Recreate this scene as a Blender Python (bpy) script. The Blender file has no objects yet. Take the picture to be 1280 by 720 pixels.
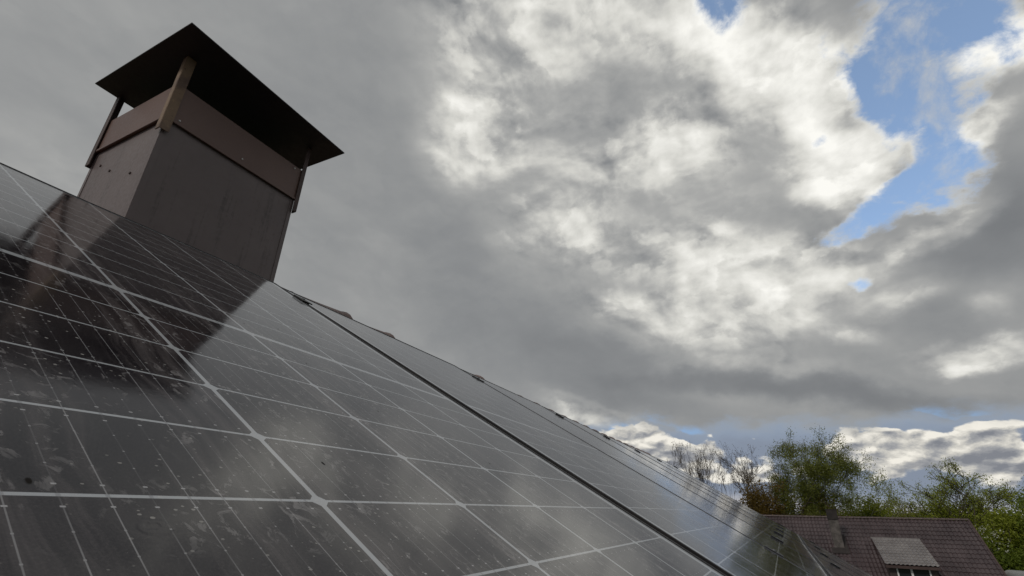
import bpy, bmesh, math, random
import numpy as np
from mathutils import Vector, Matrix, Euler

R = math.radians
sc = bpy.context.scene
COL = sc.collection
random.seed(7)
rng = np.random.default_rng(11)

# ------------------------------------------------------------------ render settings, camera
sc.render.engine = 'CYCLES'
sc.view_settings.view_transform = 'Standard'
sc.view_settings.look = 'None'
sc.view_settings.exposure = 0.22
sc.view_settings.gamma = 1.0
sc.view_settings.use_curve_mapping = False
sc.cycles.max_bounces = 6
sc.cycles.diffuse_bounces = 3
sc.cycles.glossy_bounces = 4
sc.cycles.transparent_max_bounces = 6
sc.cycles.use_adaptive_sampling = True
sc.cycles.adaptive_threshold = 0.01
sc.cycles.use_denoising = True

cam_d = bpy.data.cameras.new('camera')
cam = bpy.data.objects.new('camera', cam_d)
COL.objects.link(cam)
cam_d.sensor_width = 36.0
cam_d.lens = 17.165
cam_d.clip_start = 0.01
cam_d.clip_end = 5000.0
CAM = Vector((-0.08723, -0.69912, -0.22776))
rt = Vector((0.45316083, -0.89081975, 0.03294607))
dn = Vector((0.37205195, 0.15541883, -0.91510783))
fw = Vector((0.81007568, 0.42694867, 0.40186095))
m = Matrix((rt, -dn, -fw)).transposed().to_4x4()
m.translation = CAM
cam.matrix_world = m
sc.camera = cam

# ------------------------------------------------------------------ node helper
class NT:
    """small wrapper that writes node maths as calls"""
    def __init__(self, tree):
        self.t = tree; self.n = tree.nodes; self.l = tree.links
    def put(self, sock, v):
        if v is None: return
        if isinstance(v, bpy.types.NodeSocket): self.l.new(v, sock)
        else:
            try: sock.default_value = v
            except Exception:
                sock.default_value = (v[0], v[1], v[2], 1.0) if hasattr(v, '__len__') else (v, v, v)
    def node(self, typ, **kw):
        nd = self.n.new(typ)
        for k, v in kw.items(): setattr(nd, k, v)
        return nd
    def m(self, op, a, b=None, c=None, clamp=False):
        nd = self.node('ShaderNodeMath', operation=op, use_clamp=clamp)
        self.put(nd.inputs[0], a)
        if b is not None: self.put(nd.inputs[1], b)
        if c is not None: self.put(nd.inputs[2], c)
        return nd.outputs[0]
    def add(self, a, b): return self.m('ADD', a, b)
    def sub(self, a, b): return self.m('SUBTRACT', a, b)
    def mul(self, a, b): return self.m('MULTIPLY', a, b)
    def vm(self, op, a, b=None, scale=None):
        nd = self.node('ShaderNodeVectorMath', operation=op)
        self.put(nd.inputs[0], a)
        if b is not None: self.put(nd.inputs[1], b)
        if scale is not None: self.put(nd.inputs['Scale'], scale)
        return nd.outputs['Value'] if op in ('LENGTH', 'DISTANCE', 'DOT_PRODUCT') else nd.outputs[0]
    def xyz(self, v):
        nd = self.node('ShaderNodeSeparateXYZ'); self.put(nd.inputs[0], v); return nd.outputs
    def vec(self, x, y, z):
        nd = self.node('ShaderNodeCombineXYZ')
        for i, q in enumerate((x, y, z)): self.put(nd.inputs[i], q)
        return nd.outputs[0]
    def noise(self, v, scale, detail=4.0, rough=0.5, dist=0.0, typ='FBM', lac=2.0):
        nd = self.node('ShaderNodeTexNoise', noise_dimensions='3D')
        nd.noise_type = typ
        self.put(nd.inputs['Vector'], v)
        nd.inputs['Scale'].default_value = scale; nd.inputs['Detail'].default_value = detail
        nd.inputs['Roughness'].default_value = rough; nd.inputs['Distortion'].default_value = dist
        nd.inputs['Lacunarity'].default_value = lac
        return nd
    def nz(self, *a, **k): return self.noise(*a, **k).outputs['Fac']
    def voro(self, v, scale, feature='F1', rnd=1.0, **kw):
        nd = self.node('ShaderNodeTexVoronoi', feature=feature)
        self.put(nd.inputs['Vector'], v); nd.inputs['Scale'].default_value = scale
        nd.inputs['Randomness'].default_value = rnd
        for k, q in kw.items(): nd.inputs[k].default_value = q
        return nd
    def mr(self, v, a, b, c=0.0, d=1.0, smooth=True):
        nd = self.node('ShaderNodeMapRange', clamp=True)
        nd.interpolation_type = 'SMOOTHSTEP' if smooth else 'LINEAR'
        self.put(nd.inputs['Value'], v)
        for k, q in zip(('From Min', 'From Max', 'To Min', 'To Max'), (a, b, c, d)): self.put(nd.inputs[k], q)
        return nd.outputs[0]
    def mix(self, f, a, b, blend='MIX'):
        nd = self.node('ShaderNodeMix', data_type='RGBA', blend_type=blend)
        nd.clamp_factor = True
        self.put(nd.inputs[0], f)
        for i, q in ((6, a), (7, b)):
            if isinstance(q, bpy.types.NodeSocket): self.l.new(q, nd.inputs[i])
            else: nd.inputs[i].default_value = (*q[:3], 1.0)
        return nd.outputs[2]
    def ramp(self, f, stops):
        nd = self.node('ShaderNodeValToRGB'); cr = nd.color_ramp
        while len(cr.elements) < len(stops): cr.elements.new(0.5)
        for e, (p, c) in zip(cr.elements, stops): e.position = p; e.color = (*c[:3], 1.0)
        self.put(nd.inputs[0], f); return nd.outputs[0]
    def mapping(self, v, loc=(0,0,0), rot=(0,0,0), scale=(1,1,1), typ='POINT'):
        nd = self.node('ShaderNodeMapping', vector_type=typ)
        self.put(nd.inputs['Vector'], v)
        nd.inputs['Location'].default_value = loc; nd.inputs['Rotation'].default_value = rot
        nd.inputs['Scale'].default_value = scale
        return nd.outputs[0]

def azel(az, el):
    a, e = R(az), R(el)
    return Vector((math.cos(e)*math.cos(a), math.cos(e)*math.sin(a), math.sin(e)))

# ------------------------------------------------------------------ the sky: clear sky behind layers of cloud
SUN_AZ, SUN_EL = 160.0, 42.0
world = bpy.data.worlds.new('World')
sc.world = world
world.use_nodes = True
W = NT(world.node_tree)
W.n.clear()
tc = W.node('ShaderNodeTexCoord')
D = tc.outputs['Generated']
sky = W.node('ShaderNodeTexSky', sky_type='NISHITA')
sky.sun_disc = False
sky.sun_elevation = R(SUN_EL)
sky.sun_rotation = R(90.0 - SUN_AZ)
sky.air_density = 1.0; sky.dust_density = 1.2; sky.ozone_density = 1.5
clear = W.vm('SCALE', sky.outputs[0], scale=0.14)

dx, dy, dz = W.xyz(D)
zc = W.m('MAXIMUM', dz, 0.0)
inv = W.m('DIVIDE', 1.0, W.add(zc, 0.16))
Q = W.vec(W.mul(dx, inv), W.mul(dy, inv), 0.0)          # where the view line meets a high, flat cloud deck
# ragged edges: directions pushed about by noise
wn = W.noise(W.vec(dx, dy, W.mul(dz, 1.55)), 6.0, 6.0, 0.55).outputs['Color']
wfine = W.vm('SCALE', W.vm('SUBTRACT', wn, (0.5, 0.5, 0.5)), scale=0.11)
DW = W.vm('ADD', D, wfine)

def blob(az, el, r1, r2, roll):
    """soft elliptical patch of sky round a compass direction"""
    e3 = azel(az, el)
    a1 = Vector((math.sin(R(az)), -math.cos(R(az)), 0))      # to the right along the horizon
    a2 = a1.cross(e3) * 1.0
    c, s = math.cos(R(roll)), math.sin(R(roll))
    e1 = a1*c + a2*s
    e2 = e3.cross(e1)
    M3 = Matrix((e1, e2, e3)).transposed()
    v = W.mapping(DW, tuple(e3), tuple(M3.to_euler()), (R(r1), R(r2), R(max(r1, r2))*1.2), 'TEXTURE')
    return W.mr(W.vm('LENGTH', v), 1.0, 0.12, 0.0, 1.0)
def field(items, base=0.0):
    acc = base
    for (az, el, r1, r2, roll, k) in items:
        acc = W.m('MULTIPLY_ADD', blob(az, el, r1, r2, roll), k, acc)
    return acc
# patches of sky: azimuth, elevation, radii, roll (degrees), weight
CLEAR_PATCHES = [
    (-3.96, 51.11, 4.17, 4.36, -23.85, 0.95),
    (-22.63, 42.08, 6.54, 5.56, -55.87, 1.1),
    (-16.93, 37.94, 5.7, 3.91, -82.09, 0.95),
    (-19.5, 34.16, 6.54, 4.82, -83.68, 0.95),
    (-19.8, 28.45, 3.64, 4.65, -48.52, 0.9),
    (-15.91, 27.13, 5.11, 2.1, 23.24, 0.75),
    (-10.66, 25.59, 4.39, 1.22, 13.75, 0.55),
    (-11.22, 20.87, 1.87, 1.19, 10.79, 0.5),
    (-9.91, 34.39, 1.9, 1.08, 14.27, 0.35),
    (-25.37, 36.94, 2.84, 4.27, -36.32, 0.6),
    (-13.42, 42.8, 2.82, 3.65, -56.16, 0.25),
]
LIGHT_PATCHES = [
    (4.71, 40.1, 18.64, 12.36, -23.12, 0.2),
    (-9.19, 22.51, 10.3, 7.01, -13.6, 0.12),
    (21.64, 26.58, 14.65, 7.47, -20.73, 0.05),
    (21.28, 55.56, 21.52, 10.68, -3.63, 0.34),
    (31.56, 47.43, 11.14, 9.75, 4.67, 0.22),
    (34.4, 39.77, 8.97, 7.93, -3.44, 0.3),
    (21.54, 36.63, 10.92, 7.17, -30.9, 0.16),
    (10.68, 44.69, 6.53, 3.6, -10.26, -0.07),
    (-6.57, 44.48, 8.98, 7.39, -50.81, 0.5),
    (0.53, 49.38, 7.27, 5.73, -19.46, 0.3),
    (-12.27, 39.45, 5.46, 7.46, -45.81, 0.3),
    (-12.18, 31.26, 7.8, 5.75, -43.08, 0.5),
    (-1.85, 35.4, 6.94, 3.91, -36.41, -0.03),
    (8.3, 37.3, 9.8, 6.0, -10.04, 0.1),
    (-9.88, 37.18, 3.93, 3.73, -22.78, 0.2),
    (2.31, 25.06, 14.32, 6.9, -19.97, 0.36),
    (10.21, 19.67, 11.64, 4.94, -24.81, 0.28),
    (-1.6, 18.52, 8.47, 4.96, -7.82, 0.26),
    (19.47, 30.24, 10.04, 5.52, -22.08, 0.2),
    (28.06, 30.23, 6.52, 5.59, 2.19, 0.12),
    (36.2, 25.99, 10.23, 13.93, 5.79, -0.06),
    (27.58, 18.08, 13.94, 8.29, 1.99, -0.08),
    (16.06, 15.4, 13.76, 3.62, -16.3, -0.1),
    (-20.84, 21.89, 4.22, 8.57, -76.21, -0.15),
    (-22.92, 25.35, 2.72, 4.55, -24.79, -0.1),
    (-22.95, 30.7, 4.58, 2.07, 37.13, 0.4),
    (-17.43, 23.75, 6.06, 2.01, 25.22, 0.32),
    (-26.55, 36.23, 2.82, 4.57, -66.57, 0.4),
    (-14.3, 16.79, 7.8, 3.16, -11.95, -0.08),
    (-8.42, 22.28, 5.71, 4.71, -13.05, 0.16),
    (-16.7, 13.15, 6.34, 1.61, 0.78, 0.36),
    (-12.93, 18.57, 5.17, 1.88, 6.02, 0.16),
    (-0.83, 14.05, 8.37, 1.64, -10.84, 0.12),
    (-8.39, 15.94, 3.73, 1.53, -8.87, 0.14),
    (-19.2, 16.43, 2.34, 1.6, -13.97, 0.12),
    (-3.28, 11.29, 24.57, 2.04, -8.94, -0.18),
    (14.46, 11.37, 13.29, 3.17, -15.8, -0.12),
    (18.16, 8.77, 7.69, 2.1, -19.32, 0.3),
    (51.93, 41.95, 12.33, 21.51, 18.69, -0.04),
    (77.1, 22.83, 7.55, 5.89, -0.91, 0.05),
]
LOW_CLEAR = [
    (10.38, 8.17, 4.85, 1.52, -8.6, 0.9),
    (-14.49, 8.82, 6.27, 0.95, -11.82, 0.7),
    (-10.63, 9.15, 3.38, 0.64, -4.65, 0.3),
    (15.13, 7.51, 3.34, 1.38, -19.7, 0.8),
]
LOW_CUMULUS = [
    (13.94, 5.85, 8.16, 3.49, -9.31, 1.3),
    (4.74, 4.93, 5.21, 2.64, 0.02, 0.9),
    (9.07, 4.67, 4.74, 2.38, 0.47, 0.7),
    (-13.88, 5.44, 6.96, 3.07, 3.91, 1.2),
    (-7.74, 4.27, 3.5, 2.42, -0.66, 0.8),
    (-3.01, 4.31, 5.15, 1.89, -0.31, 0.9),
    (-8.27, 6.68, 5.22, 1.71, -2.41, 0.8),
    (-17.05, 5.31, 3.58, 3.72, -2.51, 0.8),
    (2.27, 3.94, 2.87, 1.81, 0.26, 0.5),
    (-4.93, 5.72, 2.54, 1.02, -1.34, 0.6),
    (-14.0, 2.93, 4.33, 1.89, -0.04, 0.3),
]
# --- the broken grey deck
G = W.vec(dx, dy, W.mul(dz, 1.55))                           # rounder forms than the flat deck alone would give
Gw = W.vm('ADD', G, W.vm('SCALE', W.vm('SUBTRACT', W.noise(G, 4.0, 4.0, 0.5).outputs['Color'], (0.5, 0.5, 0.5)), scale=0.07))
nA = W.nz(Q, 1.25, 5.0, 0.48, 0.2)
nB = W.nz(Gw, 7.5, 8.0, 0.56, 0.1)
nC = W.nz(Gw, 4.6, 4.0, 0.50, 0.2)
nC2 = W.nz(W.vm('ADD', Gw, (-0.012, -0.022, 0.030)), 4.6, 4.0, 0.50, 0.2)
nB2 = W.nz(W.vm('ADD', Gw, (-0.004, -0.008, 0.012)), 7.5, 8.0, 0.56, 0.1)
puffs = W.voro(Gw, 9.0, 'SMOOTH_F1').outputs['Distance']
relief0 = W.add(W.mul(W.sub(nB, nB2), 0.85), W.mul(W.sub(nC, nC2), 1.6))
clearness = field(CLEAR_PATCHES, 0.0)
light = field(LIGHT_PATCHES, 0.30)
light = W.m('MULTIPLY_ADD', W.mr(dz, 0.74, 0.90), -0.08, light)      # deck darkened overhead, mostly out of view, to dim its reflection in the glass
light = W.m('MULTIPLY_ADD', W.mr(light, 0.40, 0.62), 0.06, light)
busy = W.mr(light, 0.28, 0.60, 0.10, 1.0)                    # thick dark cloud is smooth, bright cloud is broken
relief = W.mul(relief0, busy)
dens = W.add(W.sub(1.0, W.mul(clearness, 1.25)), W.add(W.mul(W.sub(nA, 0.5), 0.7), W.mul(W.sub(W.nz(Gw, 11.0, 9.0, 0.64, 0.2), 0.5), W.mr(clearness, 0.0, 0.30, 0.9, 2.5))))
wisp = W.mul(W.mr(W.nz(W.mapping(Gw, scale=(1.0, 1.7, 1.0), rot=(0.0, 0.0, 0.5)), 8.0, 9.0, 0.62, 0.1), 0.50, 0.76), 0.7)
cover = W.m('MAXIMUM', W.mr(dens, 0.04, 0.74), wisp)
near_gap = W.mr(clearness, 0.05, 0.55)
rim = W.mul(W.mul(W.mr(dens, 1.05, 0.45), near_gap), 0.26)    # thin edges let the light through
bright = W.add(W.add(light, rim), W.add(W.mul(W.sub(nA, 0.5), W.mul(busy, 0.50)), W.add(W.mul(W.add(W.mul(W.sub(nB, 0.5), 0.50), W.mul(W.sub(0.4, puffs), 0.34)), busy), relief)))
Gf = W.vm('ADD', Gw, W.vm('SCALE', W.vm('SUBTRACT', W.noise(G, 26.0, 5.0, 0.6).outputs['Color'], (0.5, 0.5, 0.5)), scale=0.035))
lobes = W.voro(Gf, 13.0, 'SMOOTH_F1').outputs['Distance']
crest = W.add(W.nz(Gf, 5.2, 6.0, 0.55), W.mul(W.sub(0.4, lobes), 0.30))
heads = W.sub(W.mr(crest, 0.485, 0.56), 0.5)                   # cauliflower heads in front of greyer hollows
bright = W.m('MULTIPLY_ADD', heads, W.mul(busy, 0.15), bright)
bright = W.m('MAXIMUM', bright, 0.03)
deck = W.ramp(bright, [(0.0, (0.125, 0.132, 0.142)), (0.22, (0.215, 0.222, 0.228)), (0.42, (0.34, 0.342, 0.335)), (0.66, (0.57, 0.565, 0.53)), (1.0, (0.84, 0.83, 0.785))])
# --- far cumulus near the horizon, in front of a blue-grey distance
az = W.m('ARCTAN2', dy, dx)
HV = W.vec(W.mul(az, 1.0), W.mul(dz, 1.9), 0.0)
HW = W.vm('ADD', HV, W.vm('SCALE', W.vm('SUBTRACT', W.noise(HV, 22.0, 3.0, 0.5).outputs['Color'], (0.5, 0.5, 0.5)), scale=0.022))
hn = W.nz(HW, 11.0, 8.0, 0.60, 0.0)
hn2 = W.nz(W.vm('ADD', HW, (0.004, 0.010, 0.0)), 11.0, 8.0, 0.60, 0.0)
hb = W.voro(HW, 26.0, 'SMOOTH_F1').outputs['Distance']
hb2 = W.voro(W.vm('ADD', HW, (0.003, 0.009, 0.0)), 26.0, 'SMOOTH_F1').outputs['Distance']
puff = W.add(hn, W.mul(W.sub(0.45, hb), 0.70))
cum = field(LOW_CUMULUS, 0.0)
cdens = W.add(puff, W.mul(cum, 0.56))
ccov = W.mr(cdens, 0.74, 0.86)
cl = W.add(W.add(0.60, W.mul(W.sub(hn, hn2), 3.6)), W.add(W.mul(W.sub(hb2, hb), 2.6), W.add(W.mul(W.sub(0.95, cdens), 0.9), W.mul(W.sub(dz, 0.09), 3.0))))
cumcol = W.ramp(cl, [(0.0, (0.19, 0.20, 0.225)), (0.30, (0.30, 0.305, 0.315)), (0.58, (0.52, 0.505, 0.465)), (0.85, (0.76, 0.73, 0.66))])
hz = W.add(dz, W.mul(W.sub(hn, 0.5), 0.06))
far = W.mix(W.mr(hz, 0.10, 0.15), (0.20, 0.235, 0.30), (0.26, 0.32, 0.41))
far = W.mix(W.mr(hz, 0.034, 0.004), far, (0.40, 0.40, 0.42))
far = W.mix(W.mr(W.add(field(LOW_CLEAR, 0.0), W.mul(W.sub(hn, 0.5), 1.2)), 0.25, 0.6), far, (0.22, 0.37, 0.60))
low = W.mix(ccov, far, cumcol)
# --- the deck ends a few degrees above the horizon
edge = W.add(dz, W.add(W.mul(W.sub(hn, 0.5), 0.09), W.mul(W.sub(nA, 0.5), 0.03)))
decklow = W.mr(edge, 0.118, 0.160)
high = W.mix(cover, W.vm('ADD', clear, (0.065, 0.085, 0.105)), deck)
col = W.mix(decklow, low, high)
bg = W.node('ShaderNodeBackground'); W.put(bg.inputs['Color'], col); bg.inputs['Strength'].default_value = 1.0
out = W.node('ShaderNodeOutputWorld'); W.l.new(bg.outputs[0], out.inputs['Surface'])
world.cycles.sampling_method = 'MANUAL'
world.cycles.sample_map_resolution = 512

sun_d = bpy.data.lights.new('sun', 'SUN'); sun_d.energy = 1.1; sun_d.angle = R(12); sun_d.color = (1.0, 0.95, 0.88)
sun_o = bpy.data.objects.new('sun', sun_d); COL.objects.link(sun_o)
sun_o.rotation_euler = azel(SUN_AZ, SUN_EL).to_track_quat('Z', 'Y').to_euler()

# ------------------------------------------------------------------ materials
def mat(name, base=(0.5,0.5,0.5), rough=0.6, metal=0.0, spec=0.5, build=None):
    mt = bpy.data.materials.new(name); mt.use_nodes = True
    t = NT(mt.node_tree)
    b = mt.node_tree.nodes['Principled BSDF']
    b.inputs['Base Color'].default_value = (*base, 1); b.inputs['Roughness'].default_value = rough
    b.inputs['Metallic'].default_value = metal; b.inputs['Specular IOR Level'].default_value = spec
    if build: build(t, b)
    return mt
def objc(t): return t.node('ShaderNodeTexCoord').outputs['Object']
def bump(t, b, h, strength=0.3, dist=0.01):
    nd = t.node('ShaderNodeBump'); nd.inputs['Strength'].default_value = strength; nd.inputs['Distance'].default_value = dist
    t.put(nd.inputs['Height'], h); t.l.new(nd.outputs[0], b.inputs['Normal'])

def blotchy(c1, c2, scale=3.0, fine=30.0, rough=(0.45, 0.7), bstr=0.15, bdist=0.004, stretch=(1,1,1)):
    def f(t, b):
        o = t.mapping(objc(t), scale=stretch)
        n = t.nz(o, scale, 6.0, 0.6); n2 = t.nz(o, fine, 4.0, 0.6)
        k = t.mr(t.add(t.mul(n, 0.7), t.mul(n2, 0.3)), 0.35, 0.65)
        t.put(b.inputs['Base Color'], t.mix(k, c1, c2))
        t.put(b.inputs['Roughness'], t.mr(n2, 0.3, 0.7, rough[0], rough[1]))
        bump(t, b, n2, bstr, bdist)
    return f

# the photovoltaic glass: cells, ribbons, dust and dried rain
CP, RP, MID = 0.184, 0.093, 0.0056       # cell column pitch, half cell row pitch, extra half gap in the middle
def glass_nodes(t, b):
    o = objc(t)
    info = t.node('ShaderNodeObjectInfo')
    x, y, z = t.xyz(o)
    # columns
    u = t.add(t.m('DIVIDE', x, CP), 3.0)
    du = t.mul(t.m('ABSOLUTE', t.sub(u, t.m('ROUND', u))), CP)            # distance to nearest column gap
    ay = t.sub(t.m('ABSOLUTE', y), MID)
    v = t.m('DIVIDE', ay, RP)
    rv = t.m('ROUND', v)
    dv = t.mul(t.m('ABSOLUTE', t.sub(v, rv)), RP)
    col_gap = t.mr(du, 0.0021, 0.0026, 1.0, 0.0, False)
    row_gap = t.mr(dv, 0.00115, 0.00155, 1.0, 0.0, False)
    mid_gap = t.m('LESS_THAN', ay, 0.0)
    chamf = t.mr(t.add(du, dv), 0.0082, 0.0088, 1.0, 0.0, False)
    outx = t.m('GREATER_THAN', t.m('ABSOLUTE', x), CP*3 - 0.0005)
    outy = t.m('GREATER_THAN', ay, RP*10 - 0.0005)
    white = t.m('MAXIMUM', t.m('MAXIMUM', t.m('MAXIMUM', col_gap, row_gap), t.m('MAXIMUM', mid_gap, chamf)), t.m('MAXIMUM', outx, outy))
    # ribbons, nine to a cell, with solder pads
    fx = t.mul(t.m('FRACT', u), CP)
    w = t.m('DIVIDE', t.sub(fx, 0.0025), 0.0199)
    fw_ = t.sub(t.m('FRACT', w), 0.5)
    dw = t.mul(t.m('ABSOLUTE', fw_), 0.0199)
    rib = t.mr(dw, 0.00022, 0.00045, 1.0, 0.0, False)
    fy = t.m('FRACT', t.add(v, 0.0))
    pr = t.mul(t.m('ABSOLUTE', t.sub(t.m('FRACT', t.add(t.mul(v, 5.0), 0.0)), 0.5)), RP/5)   # pads at .1 .3 .5 .7 .9
    small = t.mul(t.mr(dw, 0.0004, 0.0007, 1.0, 0.0, False), t.mr(pr, 0.0004, 0.0007, 1.0, 0.0, False))
    endp = t.mr(t.m('ABSOLUTE', t.sub(t.mul(t.m('ABSOLUTE', t.sub(v, rv)), RP), 0.0093)), 0.0005, 0.0008, 1.0, 0.0, False)
    big = t.mul(t.mr(dw, 0.0009, 0.0013, 1.0, 0.0, False), endp)
    seg = t.mr(t.nz(t.vec(t.mul(x, 50.0), t.mul(y, 9.0), info.outputs['Random']), 1.0, 2.0), 0.40, 0.62, 0.15, 1.0)
    ribk = t.m('MAXIMUM', t.mul(rib, t.mul(seg, 0.50)), t.m('MAXIMUM', t.mul(small, 0.6), t.mul(big, 0.85)))
    # cell colour
    cellid = t.vec(t.m('FLOOR', u), t.m('FLOOR', t.m('DIVIDE', y, RP)), info.outputs['Random'])
    wn = t.node('ShaderNodeTexWhiteNoise', noise_dimensions='3D'); t.put(wn.inputs['Vector'], cellid)
    cellc = t.mix(wn.outputs['Value'], (0.0080, 0.0068, 0.0092), (0.0130, 0.0105, 0.0140))
    c = t.mix(ribk, cellc, (0.42, 0.42, 0.43))
    ribcut = t.mul(t.mul(t.mr(dw, 0.0008, 0.0013, 1.0, 0.0, False), t.sub(1.0, col_gap)), 0.45)
    wcol = t.mix(ribcut, (0.40, 0.42, 0.44), (0.15, 0.15, 0.165))
    c = t.mix(white, c, wcol)
    # dust: a thin film, streaks that run down the slope, rings and specks of dried rain
    of = t.vec(0.0, 0.0, t.mul(info.outputs['Random'], 7.3))
    P = t.vm('ADD', o, of)
    wob = t.nz(P, 6.0, 3.0)
    st = t.nz(t.vec(t.add(t.mul(x, 62.0), t.mul(wob, 3.5)), t.mul(y, 2.6), info.outputs['Random']), 1.0, 5.0, 0.62)
    st2 = t.nz(t.vec(t.add(t.mul(x, 19.0), t.mul(wob, 3.0)), t.mul(y, 1.1), info.outputs['Random']), 1.0, 3.0, 0.5)
    film = t.nz(P, 4.5, 6.0, 0.62)
    patch = t.nz(t.mapping(P, scale=(1.0, 0.7, 1.0)), 85.0, 5.0, 0.68, 0.9)
    grit = t.nz(P, 620.0, 3.0, 0.7)
    streak = t.mul(t.mr(st, 0.46, 0.70), t.mr(st2, 0.32, 0.60, 0.15, 1.0))
    ringd = t.voro(t.vm('ADD', P, t.vm('SCALE', t.noise(P, 90.0, 2.0).outputs['Color'], scale=0.010)), 34.0)
    rd = ringd.outputs['Distance']
    rnd = t.xyz(ringd.outputs['Color'])
    ring = t.mul(t.mul(t.mr(rd, 0.10, 0.17), t.mr(rd, 0.30, 0.20)), t.mr(rnd[0], 0.70, 0.75))
    smear = t.mul(t.mr(patch, 0.555, 0.635), t.mr(t.nz(P, 11.0, 4.0, 0.6), 0.40, 0.58))
    spd = t.voro(t.mapping(P, scale=(0.8, 1.0, 1.0)), 270.0); sr = t.xyz(spd.outputs['Color'])
    speck = t.mul(t.mr(spd.outputs['Distance'], t.mul(sr[1], 0.22), t.mul(sr[1], 0.34), 1.0, 0.0), t.mr(sr[0], 0.79, 0.81))
    dust = t.add(t.mul(streak, 0.12), t.add(t.mul(ring, 0.0), t.add(t.mul(smear, 0.10), t.add(t.mul(t.mr(grit, 0.40, 0.70), 0.035), 0.004))))
    dust = t.m('MINIMUM', t.add(dust, t.mul(t.mr(film, 0.42, 0.72), 0.030)), 0.5)
    dust = t.add(dust, t.mul(t.mr(t.add(y, t.mul(t.sub(patch, 0.5), 0.05)), -0.90, -0.952), 0.22))
    c = t.mix(dust, c, (0.50, 0.44, 0.43))
    speck = t.mul(speck, t.mr(film, 0.38, 0.60, 0.15, 1.0))
    c = t.mix(t.mul(smear, 0.12), c, (0.62, 0.62, 0.62))
    c = t.mix(t.mul(speck, 0.55), c, (0.62, 0.60, 0.56))
    # a few dark crumbs of dirt
    cd = t.voro(t.mapping(P, scale=(1.0, 0.5, 1.0)), 30.0); cr_ = t.xyz(cd.outputs['Color'])
    crumb = t.mul(t.mr(t.add(cd.outputs['Distance'], t.mul(patch, 0.05)), 0.050, 0.078, 1.0, 0.0), t.mr(cr_[0], 0.62, 0.64))
    c = t.mix(t.mul(crumb, 0.92), c, (0.012, 0.010, 0.008))
    t.put(b.inputs['Base Color'], c)
    rough = t.add(t.add(0.065, t.mul(dust, 0.45)), t.add(t.mul(crumb, 0.5), t.mul(t.mr(film, 0.35, 0.7), 0.035)))
    t.put(b.inputs['Roughness'], rough)
    b.inputs['IOR'].default_value = 1.46
    t.put(b.inputs['Specular IOR Level'], t.sub(0.5, t.mul(t.m('MAXIMUM', crumb, t.mul(speck, 0.6)), 0.42)))
    hh = t.add(t.mul(patch, 0.3), t.add(t.mul(crumb, 1.2), t.add(t.mul(ring, 0.3), t.mul(speck, 0.8))))
    bump(t, b, hh, 0.10, 0.0012)

M = {}
M['glass'] = mat('solar_glass', build=glass_nodes)
M['frame'] = mat('black_anodised_frame', (0.012,0.011,0.012), 0.6, 0.0, 0.22, build=blotchy((0.010,0.0095,0.011), (0.022,0.020,0.020), 9, 120, (0.50, 0.68), 0.03, 0.001))
M['back'] = mat('panel_backsheet', (0.55,0.56,0.57), 0.6)
M['clamp'] = mat('black_clamp', (0.012,0.012,0.013), 0.42, 0.5, build=blotchy((0.009,0.009,0.010), (0.02,0.02,0.02), 30, 200, (0.38,0.5), 0.03, 0.001))
M['rail'] = mat('rail_aluminium', (0.30,0.30,0.31), 0.45, 0.8, build=blotchy((0.24,0.24,0.25), (0.36,0.36,0.37), 12, 120, (0.4,0.55), 0.04, 0.001))
M['roofbrown'] = mat('own_roof_steel', build=blotchy((0.105,0.052,0.044), (0.155,0.085,0.070), 2.5, 60, (0.40,0.62), 0.05, 0.002))
M['fascia'] = mat('fascia_brown', build=blotchy((0.122,0.068,0.054), (0.150,0.088,0.070), 3.0, 90, (0.38,0.52), 0.03, 0.001))
def clad_nodes(t, b):
    o = objc(t)
    n = t.nz(o, 2.2, 5.0, 0.55); nf = t.nz(o, 70.0, 4.0, 0.6)
    run = t.nz(t.mapping(o, scale=(26, 26, 1.6)), 1.0, 4.0, 0.6)
    x, y, z = t.xyz(o)
    c = t.mix(t.mr(n, 0.35, 0.68), (0.128, 0.098, 0.094), (0.166, 0.130, 0.123))
    low = t.mr(z, 0.88, 0.60, 0.0, 1.0)                       # rain splash near the roof
    stain = t.mul(t.mr(t.add(run, t.mul(nf, 0.25)), 0.66, 0.84), t.add(0.02, t.mul(low, 0.45)))
    c = t.mix(stain, c, (0.022, 0.016, 0.014))
    c = t.mix(t.mul(t.mr(run, 0.40, 0.20), 0.25), c, (0.20, 0.17, 0.155))
    vo = t.voro(t.mapping(o, loc=(0.3, 0.2, 0.1)), 4.3); vr = t.xyz(vo.outputs['Color'])
    dot = t.mul(t.mr(vo.outputs['Distance'], 0.018, 0.03, 1.0, 0.0), t.mr(vr[0], 0.60, 0.62))
    c = t.mix(dot, c, (0.012, 0.010, 0.010))
    t.put(b.inputs['Base Color'], c)
    t.put(b.inputs['Roughness'], t.mr(nf, 0.3, 0.7, 0.36, 0.52))
    bump(t, b, t.add(t.nz(o, 4.0, 2.0), t.mul(nf, 0.02)), 0.35, 0.02)
M['clad'] = mat('chimney_cladding', build=clad_nodes)
M['cladlight'] = mat('chimney_cladding_weathered', build=lambda t, b: (clad_nodes(t, b)))
M['capm'] = mat('chimney_cap_dark', build=blotchy((0.014,0.0125,0.015), (0.026,0.022,0.023), 3, 60, (0.45,0.65), 0.04, 0.002))
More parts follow.
